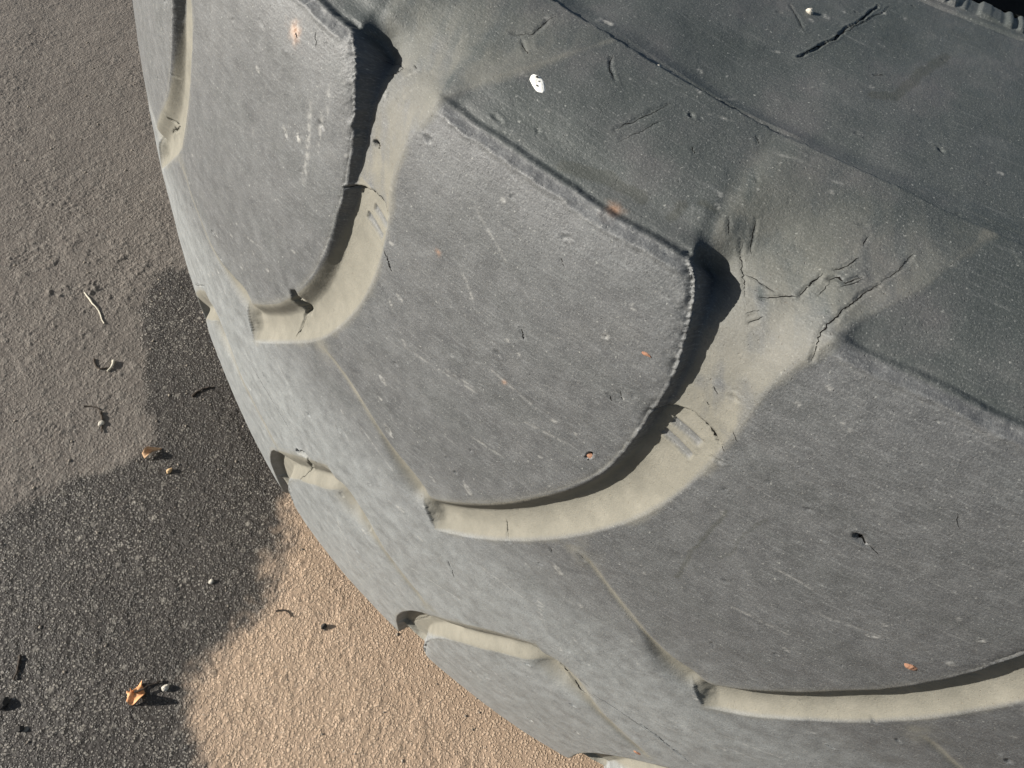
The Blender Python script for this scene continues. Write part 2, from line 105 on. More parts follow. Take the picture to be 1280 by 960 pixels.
def groove_field(al, s, k, side):
    """depth, floor mask (0..1) and membership of one groove; al is measured in the groove's own frame"""
    L, Rr, Cc = inst(k) if side > 0 else (mL, mR, mC)
    L = subdiv(list(L)[:-1] + [(-.1805, .2335)], 3) + EXT_L; Rr = subdiv(list(Rr)[:-1] + [(-.1290, .2330)], 3) + EXT_R
    poly = L + Rr[::-1]
    ins = in_poly(al, s, poly)
    dL, _, _ = seg_dist(al, s, L); dR, _, _ = seg_dist(al, s, Rr); dC, _, _ = seg_dist(al, s, [L[0], Rr[0]])
    rag = fbm(al, s, .004, 3, 40 + k * 7) * (.0002 + .0007 * smooth((s - .1) / .1)) + fbm(al, s, .02, 2, 5 + k) * .0007
    dL = np.maximum(dL + rag * np.exp(-dL / .004), 0)
    u = dL / (dL + dR + 1e-9)
    bar = subdiv(D['BAR'][0 if k in (0, 1) else 1], 3); bar = np.array(bar); bar = bar[np.argsort(bar[:, 0])]
    b = s - np.interp(al, bar[:, 0], bar[:, 1])
    down = np.interp(s, [.02, .06, .10, .185], [.0062, .0056, .0054, .0058])
    up = np.interp(b, [0, .004, .016, .035, .055], [.0032, .0036, .0046, .0058, .0100])
    Dp = np.where(b > 0, up, np.where(b > -.0012, up + (down - up) * smooth(-b / .0012), down))
    ul = np.interp(s, [.02, .08, .125, .165, .20, .234, .250, .285], [.46, .42, .30, .15, .12, .13, .38, .6])
    rise = smooth(u / ul)
    pw = np.interp(s, [.05, .15, .22, .26], [2.4, 2.0, 1.5, 1.2])
    fall = 1 - np.clip((u - ul) / (1 - ul), 0, 1) ** pw
    cap = smooth((dC + .0006 * fbm(al, s, .003, 2, 9) + .0028) / .0115)
    fade = 1 - smooth((s - .234) / .054)
    if side < 0:                                  # the far row's grooves have their steep wall on the other side
        fall = np.minimum(fall, smooth((1 - u) / np.interp(s, [.085, .105, .2], [.9, .16, .12])))
        fall = np.where(s > .1, smooth((1 - u) / .14), fall); Dp = Dp * 1.35
    dep = np.where(ins, Dp * rise * fall * cap * fade, 0)
    dep = dep + np.where(ins, .0060 * np.exp(-((al + .1735) / .009) ** 2 - ((s - .233) / .010) ** 2) * smooth(u / .10), 0)
    # crack line and lip at the wear bar
    lip = np.exp(-((b - .0003) / .0005) ** 2) * ins * smooth(u / .1) * smooth((1 - u) / .06)
    dep += .0018 * np.exp(-((b + .0006 + .0004 * fbm(al, s, .003, 2, 3)) / .0006) ** 2) * ins * smooth((1 - u) / .1) * (side > 0 or 1)
    dep -= .0003 * lip
    # dust: full on the floor, thinning beyond the wear bar, a soft film over the right-hand rim
    n1 = fbm(al, s, .012, 4, 77 + k); n2 = fbm(al + s * .5, s * .25, .004, 3, 78 + k)
    dmask = smooth((u - np.interp(s, [.10, .17], [-.02, .10])) / .08) * np.interp(s, [.15, .19, .215, .25, .30], [1, .90, .60, .34, 0.0])  # bare strip beside the steep wall paints its shade darker
    if side < 0: dmask = dmask * np.where(s > .09, smooth((1 - u - .05) / .1), 1)  # dust cleared from the far row's shaded wall to darken its colour
    dmask = dmask * (1 - .18 * np.exp(-((dC - .0015) / .002) ** 2))  # dust thinned at the closed end, deepening its shaded crescent
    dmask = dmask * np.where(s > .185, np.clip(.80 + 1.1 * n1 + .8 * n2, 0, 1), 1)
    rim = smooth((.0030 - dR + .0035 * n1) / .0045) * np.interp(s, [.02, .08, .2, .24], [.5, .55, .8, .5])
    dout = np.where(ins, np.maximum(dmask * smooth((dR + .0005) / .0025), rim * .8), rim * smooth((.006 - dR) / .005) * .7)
    dout *= smooth((.5 - np.abs(0)) * 10)
    memb = ins & (s < .2335)
    # the floor sweeps round into the sidewall instead of following the lug's shoulder
    dep = dep + np.interp(s, ROUND_S, ROUND_D) * np.where(ins, smooth(u / .15) * smooth((1 - u) / .35), 0)
    return dep, dout, memb, u, dL, dR, b

def fields(a, s):
    """height, dust, sidewall film, membership label over the (a, s) grid"""
    h = np.zeros(a.shape); dust = np.zeros(a.shape); label = np.zeros(a.shape, np.int32); soft = np.zeros(a.shape)
    rough = np.zeros(a.shape)
    amin, amax = a.min(), a.max()
    # band / lug / sidewall labels: 0 band, 1 sidewall, 1000+k lug near, 2000+k groove near, 3000+k / 4000+k the other row
    for side in (1, -1):
        sf = s * side
        reg = sf > -.02
        aa = a if side > 0 else PHI * SC - a            # the near row's frame, before shifting by whole pitches
        kk = np.arange(math.floor((aa.min() + .10) / P1) - 3, math.ceil((aa.max() + .36) / P1) + 2)
        sw = reg & (sf > END + .0007 * vnoise(a / .004, s * 0, 5) * 1.0)
        label[sw] = 1 if side > 0 else 2
        lugn = np.full(a.shape, -999)
        bandtop = np.full(a.shape, 1e9)
        for kq in kk:
            k = int(kq)                                  # shift in pitches: frame al = aa - k*P1
            ki = k + 1
            al = aa - k * P1
            L, Rr, Cc = inst(ki) if side > 0 else (mL, mR, mC)
            m = reg & (al > -.30) & (al < -.06)
            far = reg & (al >= -.06); lugn[far] = np.maximum(lugn[far], k)
            if not m.any(): continue
            x = al[m]; y = sf[m]
            # upper edge of the middle band between this groove's end and the next one's
            Rs = np.array([(-.2470, .040)] + [q for q in Rr if q[1] < .083] + list(Cc)); Rs = Rs[np.argsort(Rs[:, 0])]
            bt = bandtop[m]; sel = (x >= Rs[0, 0]) & (x < Rs[0, 0] + P1); bt[sel] = np.interp(x[sel], Rs[:, 0], Rs[:, 1]); bandtop[m] = bt
            Rm = np.array([q for q in Rr]); Rm = Rm[np.argsort(Rm[:, 1])]
            ln = lugn[m]; right = x > np.interp(y, Rm[:, 1], Rm[:, 0]); ln = np.where(right, np.maximum(ln, k), ln); lugn[m] = ln
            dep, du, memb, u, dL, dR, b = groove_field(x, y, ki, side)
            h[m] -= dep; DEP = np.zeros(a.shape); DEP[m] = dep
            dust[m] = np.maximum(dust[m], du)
            lb = label[m]; lb[memb] = (2000 if side > 0 else 4000) + k + 100; label[m] = lb
            # rounded, crumbling rim of the lug to the left of the groove
            lug_side = (~memb) & (y < END + .004)
            crumb = np.exp(-dL / .0022) * smooth((y - .10) / .08) * lug_side
            h[m] -= crumb * (.0004 + .0020 * np.abs(fbm(x, y, .013, 5, 31 + ki, .62)))
            rough[m] = np.maximum(rough[m], np.exp(-dL / .004) * smooth((y - .17) / .05) * lug_side)
            dust[m] = np.maximum(dust[m], lug_side * np.exp(-dL / .0012) * .38 * smooth((.16 - y) / .1 + .6))
            # crease from the groove's lower rim to the next groove's end
            C2 = subdiv(list(Cc), 4)
            dc, tc, Lc = seg_dist(x, y, C2); q = tc / Lc
            w = (.0018 + .0050 * smooth((q - .55) / .45)) * (1 if side > 0 else 1.7)
            n = fbm(x, y, .006, 3, 60 + ki)
            h[m] -= np.exp(-(dc / w) ** 2) * (.0007 + .0038 * smooth((q - .5) / .5)) * (1 if side > 0 else 1.5) * smooth(q / .15) * (1 - .0 * n)
            dust[m] = np.maximum(dust[m], np.exp(-((dc + .0010 * n) / (w * (.85 if side > 0 else 1.05))) ** 2) * (.85 + .30 * q + .5 * n) * smooth(q / .1 + .5))
            # dusty, rough patch where groove and crease part
            dS = np.hypot(x - Cc[0][0], y - Cc[0][1]); dust[m] = np.maximum(dust[m], np.exp(-(dS / .007) ** 2) * (.45 + .7 * n))
            # edge of the lug's outer end and the hollow of the sidewall beyond it
            mm = reg & (al > -.300) & (al < -.150) & (sf > .215) & (sf < .30)
            if mm.any():
                x = al[mm]; y = sf[mm]
                e = y - END - .0016 * fbm(x, y * .3, .020, 5, 8 + ki, .55)
                qq = np.clip((x + .285) / .105, 0, 1)
                span = smooth((x + .291) / .012) * (1 - smooth((x + .182) / .016))
                amp = .0034 + .0050 * qq ** 1.3
                drop = 1.25 * amp * (.45 * smooth(e / .0024) + .55 * smooth(e / .013)) * np.exp(-np.maximum(e, 0) / (.017 + .010 * qq)) * span
                dd_ = DEP[mm]; h[mm] -= ((drop * (e > 0)) ** 2.5 + np.maximum(dd_, 0) ** 2.5) ** .4 - np.maximum(dd_, 0)
                lipm = smooth((x + .286) / .01) * (1 - smooth((x + .182) / .006))
                h[mm] -= .0016 * smooth((e + .0044) / .0040) * (e <= 0.0) * lipm + .0016 * (e > 0) * lipm * np.exp(-np.maximum(e, 0) / .01)
                h[mm] += .0006 * np.exp(-((e + .0046 + .0004 * fbm(x, y, .004, 2, 3)) / .0008) ** 2) * lipm
                rough[mm] = np.maximum(rough[mm], lipm * np.exp(-((e + .0015) / .0035) ** 2) * (.10 + .5 * qq))
                soft[mm] = np.maximum(soft[mm], np.exp(-((e + .004) / .004) ** 2) * lipm)
        lug = reg & (label == 0) & (sf > bandtop) & (sf <= END + .002)
        label[lug] = (1000 if side > 0 else 3000) + 100 + lugn[lug]
        # step of the sidewall ring
        e = sf - .2925 + .0004 * fbm(a, a * 0, .02, 3, 90)
        A = .0078 * (.75 + .25 * np.tanh((.03 - a) / .03)) * (.9 + .35 * fbm(a, a * 0, .05, 2, 91))
        jag = np.maximum(0, fbm(a, a * 0, .003, 2, 93) - .15) * .0012
        h -= reg * A * (.45 * smooth((e - jag) / .002) + .55 * smooth(e / .015)) * np.exp(-np.maximum(e, 0) / .055)
        # second fine line near the bead, and the serrated edge
        e2 = sf - .4205
        h -= reg * .0012 * np.exp(-(e2 / .0012) ** 2)
        h += reg * .0016 * smooth((sf - .4255) / .0012) * (.5 + .5 * np.tanh(3 * vnoise(a / .0035, a * 0, 3)))
    return h, dust, label, soft, rough

def add_marks(h, dust, a, s, A0, da, S0, ds, red):
    """pits, nicks, cracks, scratches on the regular fine grid"""
    na, ns = h.shape
    def window(a0, a1, s0, s1):
        i0 = int(max(0, np.searchsorted(A0, a0))); i1 = int(min(na, np.searchsorted(A0, a1)))
        j0 = int(max(0, np.searchsorted(S0, s0))); j1 = int(min(ns, np.searchsorted(S0, s1)))
        return slice(i0, i1), slice(j0, j1)
    for p, w, d in D['CR']:
        if 0 < w <= .0013: w, d = max(w, .0011), d * .22
        q = np.array(p); M = .008
        W = window(q[:, 0].min() - M, q[:, 0].max() + M, q[:, 1].min() - M, q[:, 1].max() + M)
        x = a[W]; y = s[W]
        if x.size == 0: continue
        j = .0012 * fbm(x, y, .006, 3, 11)
        dd, t, Ln = seg_dist(x + j, y - j, p)
        ww = w * .5 * (.45 + .9 * np.clip(.5 + .9 * vnoise(t / .003, t * 0, 4), 0, 1.1)) * smooth((Ln - t + .0006) / .004) * smooth((t + .0012) / .003)
        ww = np.maximum(ww, 1e-5)
        h[W] -= d * np.exp(-(dd / ww) ** 2) * (.55 + .45 * (w > .001)) - min(.00022, max(d, 0) * .25) * np.exp(-((dd - w * 1.1) / (w * .6)) ** 2)
        red[W] = np.maximum(red[W], 0)
    for p, w in D['LT']:
        q = np.array(p); M = .006
        W = window(q[:, 0].min() - M, q[:, 0].max() + M, q[:, 1].min() - M, q[:, 1].max() + M)
        x = a[W]; y = s[W]
        if x.size == 0: continue
        dd, t, Ln = seg_dist(x + .0006 * fbm(x, y, .01, 2, 5), y, p)
        f = np.exp(-(dd / max(w * .6, .0005)) ** 2) * smooth(t / .01) * smooth((Ln - t) / .01)
        red[W] = np.maximum(red[W], f * np.clip(.5 + 1.2 * fbm(x, y, .0015, 2, 12), 0, 1) * .42)
        h[W] -= .00012 * f
    for p in D['HT']:
        (x0, y0), (x1, y1) = p
        W = window(min(x0, x1) - .006, max(x0, x1) + .006, min(y0, y1) - .006, max(y0, y1) + .006)
        x = a[W]; y = s[W]; l = math.hypot(x1 - x0, y1 - y0); tx_, ty_ = (x1 - x0) / l, (y1 - y0) / l
        u = (x - x0) * tx_ + (y - y0) * ty_; v = -(x - x0) * ty_ + (y - y0) * tx_
        m = smooth((u + .0004) / .0008) * smooth((l - u + .0004) / .0008) * smooth((.0020 - np.abs(v)) / .0007)
        h[W] -= .0009 * m - .00035 * np.exp(-((np.abs(v) - .0024) / .0005) ** 2) * smooth((u + .001) / .001) * smooth((l - u + .001) / .001)
        dust[W] *= 1 - .85 * m
    rng = np.random.default_rng(7)
    for i in range(1500):
        x0 = rng.uniform(A0[0], A0[-1]); y0 = rng.uniform(S0[0], S0[-1]); big = rng.random() ** 5
        r = .00032 + .0006 * big; dpt = rng.choice([1, 1, 1, -.6]) * (.00014 + .0007 * big); th = rng.uniform(-.9, .5); el = rng.uniform(1, 3.2)
        W = window(x0 - r * 5, x0 + r * 5, y0 - r * 5, y0 + r * 5); x = a[W] - x0; y = s[W] - y0
        if x.size == 0: continue
        c, sn = math.cos(th), math.sin(th); u = (x * c + y * sn) / el; v = -x * sn + y * c
        q = np.hypot(u, v) * (1 + .35 * vnoise(x / .001, y / .001, i))
        h[W] -= dpt * np.exp(-(q / r) ** 2) - .28 * abs(dpt) * np.exp(-((q - 1.7 * r) / (r * .6)) ** 2)
        if rng.random() < .2: red[W] = np.maximum(red[W], np.exp(-((q - 1.2 * r) / (r * .6)) ** 2) * .4)

# ------------------------------------------------------------------ materials
def new_mat(name):
    m = bpy.data.materials.new(name); m.use_nodes = True; nt = m.node_tree
    return m, nt, nt.nodes, nt.nodes['Principled BSDF'], nt.links.new
def attr(N, name):
    n = N.new('ShaderNodeAttribute'); n.attribute_name = name; n.attribute_type = 'GEOMETRY'; return n
def noise(N, Lk, vec, scale, detail=4, rough=.55, mapping=None):
    if mapping:
        mp = N.new('ShaderNodeMapping'); mp.inputs['Scale'].default_value = mapping[0]; mp.inputs['Rotation'].default_value = mapping[1]
        Lk(vec, mp.inputs[0]); vec = mp.outputs[0]
    n = N.new('ShaderNodeTexNoise'); n.inputs['Scale'].default_value = scale; n.inputs['Detail'].default_value = detail; n.inputs['Roughness'].default_value = rough
    Lk(vec, n.inputs['Vector']); return n.outputs['Fac']
def ramp(N, Lk, fac, stops):
    r = N.new('ShaderNodeValToRGB'); e = r.color_ramp.elements
    while len(e) < len(stops): e.new(.5)
    for x, (p, c) in zip(e, stops): x.position = p; x.color = (*c, 1) if len(c) == 3 else c
    Lk(fac, r.inputs[0]); return r.outputs[0]
def g(v): return (v, v, v)
def mix(N, Lk, fac, a, b, mode='MIX'):
    m = N.new('ShaderNodeMix'); m.data_type = 'RGBA'; m.blend_type = mode
    for v, i in ((fac, 0), (a, 6), (b, 7)):
        if hasattr(v, 'is_output') or hasattr(v, 'links'): Lk(v, m.inputs[i])
        elif isinstance(v, tuple): m.inputs[i].default_value = (*v, 1)
        else: m.inputs[i].default_value = v
    return m.outputs[2]
def math_(N, Lk, op, a, b=0.0, clamp=False):
    m = N.new('ShaderNodeMath'); m.operation = op; m.use_clamp = clamp
    for v, i in ((a, 0), (b, 1)):
        if isinstance(v, (int, float)): m.inputs[i].default_value = v
        else: Lk(v, m.inputs[i])
    return m.outputs[0]

def make_rubber():
    m, nt, N, B, Lk = new_mat('weathered_rubber')
    st = attr(N, 'st').outputs['Vector']; dust = attr(N, 'dust').outputs['Fac']; film = attr(N, 'film').outputs['Fac']; sc = attr(N, 'scuff').outputs['Fac']; sw = attr(N, 'wall').outputs['Fac']
    tc = N.new('ShaderNodeTexCoord').outputs['Object']
    big = noise(N, Lk, st, 22, 5, .6); med = noise(N, Lk, st, 110, 5, .65); fine = noise(N, Lk, st, 1100, 3, .7)
    streak = noise(N, Lk, st, 480, 5, .72, ((.34, 1.5, 1), (0, 0, math.radians(-14))))
    streak2 = noise(N, Lk, st, 420, 3, .7, ((.10, 1.6, 1), (0, 0, math.radians(9))))
    tread = ramp(N, Lk, med, [(.3, (.076,.078,.080)), (.7, (.120,.122,.123))])
    wall = ramp(N, Lk, big, [(.32, (.048, .056, .052)), (.5, (.064, .071, .068)), (.68, (.094,.093,.091))])
    c = mix(N, Lk, sw, tread, wall)
    # light brushed film of fine scratches on the worn faces
    sk = math_(N, Lk, 'MULTIPLY', ramp(N, Lk, streak, [(.50, g(0)), (.72, g(1))]), math_(N, Lk, 'SUBTRACT', 1.0, sw), True)
    c = mix(N, Lk, math_(N, Lk, 'MULTIPLY', sk, ramp(N, Lk, big, [(.35, g(.18)), (.65, g(.46))])), c, (.29, .30, .30))
    sk2 = ramp(N, Lk, streak2, [(.56, g(0)), (.76, g(1))])
    c = mix(N, Lk, math_(N, Lk, 'MULTIPLY', sk2, ramp(N, Lk, big, [(.4, g(.25)), (.6, g(.05))])), c, (.36, .36, .35))
    c = mix(N, Lk, math_(N, Lk, 'MULTIPLY', film, ramp(N, Lk, med, [(.3, g(.5)), (.65, g(1))])), c, (.36, .38, .38))
    # cloudy rub marks and old water tide-marks, strongest on the sidewall
    cl = noise(N, Lk, st, 34, 6, .62, ((.6, 1.4, 1), (0, 0, .4)))
    c = mix(N, Lk, math_(N, Lk, 'MULTIPLY', ramp(N, Lk, cl, [(.40, g(.42)), (.52, g(0))]), math_(N, Lk, 'ADD', .35, math_(N, Lk, 'MULTIPLY', sw, .65))), c, (.060, .068, .064))
    c = mix(N, Lk, ramp(N, Lk, cl, [(.56, g(0)), (.70, g(.16))]), c, (.20, .20, .19))
    sp2 = noise(N, Lk, st, 1500, 2, .6); c = mix(N, Lk, ramp(N, Lk, sp2, [(.35, g(.30)), (.5, g(0))]), c, (.055, .057, .058)); c = mix(N, Lk, ramp(N, Lk, sp2, [(.55, g(0)), (.7, g(.28))]), c, (.34, .34, .33))
    # pale flecks and dark pin-holes
    fl = ramp(N, Lk, noise(N, Lk, st, 700, 2, .5), [(.66, g(0)), (.74, g(1))]); c = mix(N, Lk, math_(N, Lk, 'MULTIPLY', fl, .45), c, (.42, .42, .39))
    dk = ramp(N, Lk, noise(N, Lk, st, 900, 2, .5), [(.26, g(1)), (.33, g(0))]); c = mix(N, Lk, math_(N, Lk, 'MULTIPLY', dk, .6), c, (.06, .06, .06))
    c = mix(N, Lk, sc, c, (.46, .45, .42))
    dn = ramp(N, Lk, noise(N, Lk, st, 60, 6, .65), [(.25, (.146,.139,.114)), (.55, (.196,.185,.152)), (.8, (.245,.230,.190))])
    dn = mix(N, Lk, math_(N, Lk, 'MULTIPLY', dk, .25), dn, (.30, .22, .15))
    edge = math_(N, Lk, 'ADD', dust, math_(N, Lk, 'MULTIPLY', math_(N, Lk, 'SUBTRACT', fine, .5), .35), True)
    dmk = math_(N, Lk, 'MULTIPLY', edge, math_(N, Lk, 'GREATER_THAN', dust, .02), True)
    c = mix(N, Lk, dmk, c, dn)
    c = mix(N, Lk, math_(N, Lk, 'MULTIPLY', attr(N, 'stain').outputs['Fac'], .45), c, (.045, .047, .036))  # dark stains together with shading painted on a lug
    tn = attr(N, 'rust').outputs['Fac']; c = mix(N, Lk, tn, c, (.42, .23, .13))
    Lk(c, B.inputs['Base Color'])
    r = ramp(N, Lk, med, [(.3, g(.50)), (.7, g(.66))]); r = mix(N, Lk, dmk, r, g(.9)); Lk(r, B.inputs['Roughness'])
    B.inputs['Specular IOR Level'].default_value = .5
    b1 = N.new('ShaderNodeBump'); b1.inputs['Distance'].default_value = .0006; b1.inputs['Strength'].default_value = .55
    hh = math_(N, Lk, 'ADD', math_(N, Lk, 'MULTIPLY', fine, .5), math_(N, Lk, 'MULTIPLY', noise(N, Lk, st, 420, 4, .7), .7))
    hh = math_(N, Lk, 'ADD', hh, math_(N, Lk, 'MULTIPLY', streak, .5)); hh = math_(N, Lk, 'SUBTRACT', hh, math_(N, Lk, 'MULTIPLY', dk, .8))
    Lk(hh, b1.inputs['Height']); Lk(b1.outputs[0], B.inputs['Normal'])
    return m
def make_plain(name, c1, c2, scale=200, rough=.8, bump=.0004):
    m, nt, N, B, Lk = new_mat(name); tc = N.new('ShaderNodeTexCoord').outputs['Object']
    n = noise(N, Lk, tc, scale, 5, .6); Lk(ramp(N, Lk, n, [(.3, c1), (.7, c2)]), B.inputs['Base Color']); B.inputs['Roughness'].default_value = rough
    b = N.new('ShaderNodeBump'); b.inputs['Distance'].default_value = bump; Lk(n, b.inputs['Height']); Lk(b.outputs[0], B.inputs['Normal']); return m
RUBBER = make_rubber()

# ------------------------------------------------------------------ object helpers
def props(o, **k):
    for a_, b_ in k.items(): o[a_] = b_
    return o
def mesh_obj(name, V, F, mats, parent=None, normals=None, attrs=None, smooth_=True):
    me = bpy.data.meshes.new(name); V = np.asarray(V, np.float32); F = np.asarray(F, np.int32); n = F.shape[1]
    me.vertices.add(len(V)); me.vertices.foreach_set('co', V.ravel())
    me.loops.add(F.size); me.loops.foreach_set('vertex_index', F.ravel())
    me.polygons.add(len(F)); me.polygons.foreach_set('loop_start', np.arange(0, F.size, n, dtype=np.int32))
    me.update(calc_edges=True); me.validate()
    me.polygons.foreach_set('use_smooth', np.full(len(me.polygons), smooth_))
    for k, v in (attrs or {}).items():
        v = np.asarray(v, np.float32)
        if v.ndim == 2: at = me.attributes.new(k, 'FLOAT_VECTOR', 'POINT'); at.data.foreach_set('vector', v.ravel())
        else: at = me.attributes.new(k, 'FLOAT', 'POINT'); at.data.foreach_set('value', v)
    if normals is not None: me.normals_split_custom_set_from_vertices(normals.tolist())
    for mm in (mats if isinstance(mats, list) else [mats]): me.materials.append(mm)
    o = bpy.data.objects.new(name, me); col.objects.link(o)
    if parent: o.parent = parent
    return o

# ------------------------------------------------------------------ the ground
GRID = {}
def build_ground():
    X0, X1, Y0, Y1, st = .02, .98, -1.16, .14, .0011
    xs = np.arange(X0, X1, st); ys = np.arange(Y0, Y1, st); X, Y = np.meshgrid(xs, ys, indexing='ij')
    def sdist(poly, X, Y):
        d, _, _ = seg_dist(X, Y, poly + poly[:1]); return np.where(in_poly(X, Y, poly), d, -d)
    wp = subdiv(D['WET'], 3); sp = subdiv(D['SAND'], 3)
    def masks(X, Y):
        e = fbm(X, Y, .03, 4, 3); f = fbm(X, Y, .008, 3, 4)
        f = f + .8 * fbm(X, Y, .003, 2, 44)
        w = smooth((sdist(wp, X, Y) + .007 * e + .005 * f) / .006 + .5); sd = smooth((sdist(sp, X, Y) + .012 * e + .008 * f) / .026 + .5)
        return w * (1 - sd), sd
    sub = np.s_[::4, ::4]
    from_w, from_s = masks(X[sub], Y[sub])
    def up(Z): Z = np.repeat(np.repeat(Z, 4, 0), 4, 1)[:X.shape[0], :X.shape[1]]; return Z
    def up_lin(Z):
        xi = np.clip(np.arange(X.shape[0]) / 4, 0, Z.shape[0] - 1.001); yi = np.clip(np.arange(X.shape[1]) / 4, 0, Z.shape[1] - 1.001)
        i = xi.astype(int); j = yi.astype(int); fx = (xi - i)[:, None]; fy = (yi - j)[None]
        return (Z[i][:, j] * (1 - fx) + Z[i + 1][:, j] * fx) * (1 - fy) + (Z[i][:, j + 1] * (1 - fx) + Z[i + 1][:, j + 1] * fx) * fy
    W = up_lin(from_w); Sd = up_lin(from_s)
    # stones: jittered-cell distance
    def cells(X, Y, sz, seed):
        gx = X / sz; gy = Y / sz; ix = np.floor(gx); iy = np.floor(gy); best = np.full(X.shape, 9.0); sec = np.full(X.shape, 9.0); rid = np.zeros(X.shape)
        for dx in (-1, 0, 1):
            for dy in (-1, 0, 1):
                cx = ix + dx; cy = iy + dy; px = cx + .5 + .42 * (h2(cx, cy, seed) * 2 - 1); py = cy + .5 + .42 * (h2(cx, cy, seed + 1) * 2 - 1)
                d = np.hypot(gx - px, gy - py) * (.8 + .5 * h2(cx, cy, seed + 2)); m = d < best
                sec = np.where(m, best, np.minimum(sec, d)); rid = np.where(m, h2(cx, cy, seed + 3), rid); best = np.where(m, d, best)
        return best, sec, rid
    F1, F2, rid = cells(X, Y, .0040, 21)
    stone = smooth((F2 - F1) / .45) * (.45 + .55 * rid)
    F1b, F2b, ridb = cells(X + .3, Y, .0085, 31); stone = np.maximum(stone, smooth((.42 - F1b) / .2) * (ridb > .72) * 1.15)
    lay = fbm(X, Y, .012, 4, 13)
    coarse = fbm(X, Y, .25, 3, 51)
    plain = (1 - W) * (1 - Sd)
    amp = W * .00055 + Sd * .00050 + plain * (.00050 + .0003 * np.clip(fbm(X, Y, .05, 3, 17) * 2, 0, 1))
    Z = amp * stone + .0006 * fbm(X, Y, .02, 4, 14) + .0020 * coarse + plain * .0003 * lay
    clod = np.clip(fbm(X, Y, .010, 4, 19, .65) - .16 - .55 * np.clip(1 - 3.2 * np.hypot(X - D['G']['cr1'][0], Y - D['G']['cr1'][1]) / .3, -1, 1) * -1, 0, 1)
    near = np.exp(-((X - D['G']['cr1'][0]) ** 2 + (Y - D['G']['cr1'][1]) ** 2) / .06 ** 2) + np.exp(-((X - D['G']['cr2'][0]) ** 2 + (Y - D['G']['cr2'][1]) ** 2) / .05 ** 2) + .5 * np.exp(-((X - D['G']['cr3'][0]) ** 2 + (Y - D['G']['cr3'][1]) ** 2) / .05 ** 2)
    Z += near * .0012 * np.clip(fbm(X, Y, .009, 4, 23, .6) - .12, 0, 1) * 2
    vis = subdiv(D['VIS'], 1); vd = up_lin(sdist(vis, X[sub], Y[sub]))
    fade = np.minimum.reduce([smooth((X - X0) / .02), smooth((X1 - st - X) / .02), smooth((Y - Y0) / .02), smooth((Y1 - st - Y) / .02), smooth(vd / .06)])
    Z = np.minimum((Z - .0004) * fade, .004)
    nb0, nb1 = (X.shape[0] - 1) // 8, (X.shape[1] - 1) // 8
    X = X[:nb0 * 8 + 1, :nb1 * 8 + 1]; Y = Y[:X.shape[0], :X.shape[1]]; Z, W, Sd, stone, rid, vd = [q[:X.shape[0], :X.shape[1]] for q in (Z, W, Sd, stone, rid, vd)]
    n0, n1 = X.shape; idx = np.arange(n0 * n1).reshape(n0, n1); xs = xs[:n0]; ys = ys[:n1]
    blk = vd[:-1, :-1].reshape(nb0, 8, nb1, 8).max((1, 3)) > -.002
    fineq = np.repeat(np.repeat(blk, 8, 0), 8, 1).ravel()
    f = np.stack([idx[:-1, :-1], idx[1:, :-1], idx[1:, 1:], idx[:-1, 1:]], -1).reshape(-1, 4)[fineq]
    ci = idx[::8, ::8]; fc = np.stack([ci[:-1, :-1], ci[1:, :-1], ci[1:, 1:], ci[:-1, 1:]], -1).reshape(-1, 4)[~blk.ravel()]
    f = np.vstack([f, fc])
    GRID.update(X=xs, Y=ys, Z=Z)
    V = np.stack([X, Y, Z], -1).reshape(-1, 3)
    used = np.zeros(len(V), bool); used[f.ravel()] = True; mp = np.cumsum(used) - 1
    V2 = V[used]; f = mp[f]
    stn = stone.ravel()[used]; W_ = W.ravel()[used]; S_ = Sd.ravel()[used]; rr = rid.ravel()[used]
    # surrounding plain sheet, sampled more coarsely outside the fine patch and under the tyre
    base = len(V2); ev = []; ef = []; aW = []; aS = []
    def sheet(x0, x1, y0, y1, nx, ny, z=-.0001 * 0):
        gx = np.linspace(x0, x1, nx + 1); gy = np.linspace(y0, y1, ny + 1); A, B_ = np.meshgrid(gx, gy, indexing='ij')
        o = base + sum(len(q) for q in ev); ii = np.arange(A.size).reshape(A.shape) + o
        ev.append(np.stack([A, B_, np.full(A.shape, z)], -1).reshape(-1, 3)); ef.append(np.stack([ii[:-1, :-1], ii[1:, :-1], ii[1:, 1:], ii[:-1, 1:]], -1).reshape(-1, 4))
        w, s_ = masks(A, B_); aW.append(w.ravel()); aS.append(s_.ravel())
    xe, ye = xs[-1], ys[-1]; Bg = 60
    sheet(-Bg, X0, -Bg, Bg, 20, 40); sheet(xe, Bg, -Bg, Bg, 20, 40); sheet(X0, xe, -Bg, Y0, 8, 20); sheet(X0, xe, ye, Bg, 8, 20)
    V3 = np.vstack([V2] + ev); F3 = np.vstack([f] + ef); pad = sum(len(q) for q in ev)
    at = {'wet': np.concatenate([W_] + aW), 'sand': np.concatenate([S_] + aS), 'stone': np.concatenate([stn, np.full(pad, .5)]), 'rid': np.concatenate([rr, np.full(pad, .5)])}
    m, nt, N, B, Lk = new_mat('asphalt')
    tc = N.new('ShaderNodeTexCoord').outputs['Object']; wet = attr(N, 'wet').outputs['Fac']; sand = attr(N, 'sand').outputs['Fac']; sto = attr(N, 'stone').outputs['Fac']; ri = attr(N, 'rid').outputs['Fac']
    med = noise(N, Lk, tc, 60, 5, .65); fine = noise(N, Lk, tc, 900, 4, .7); big = noise(N, Lk, tc, 7, 5, .6)
    top = ramp(N, Lk, sto, [(.15, g(0)), (.75, g(1))])
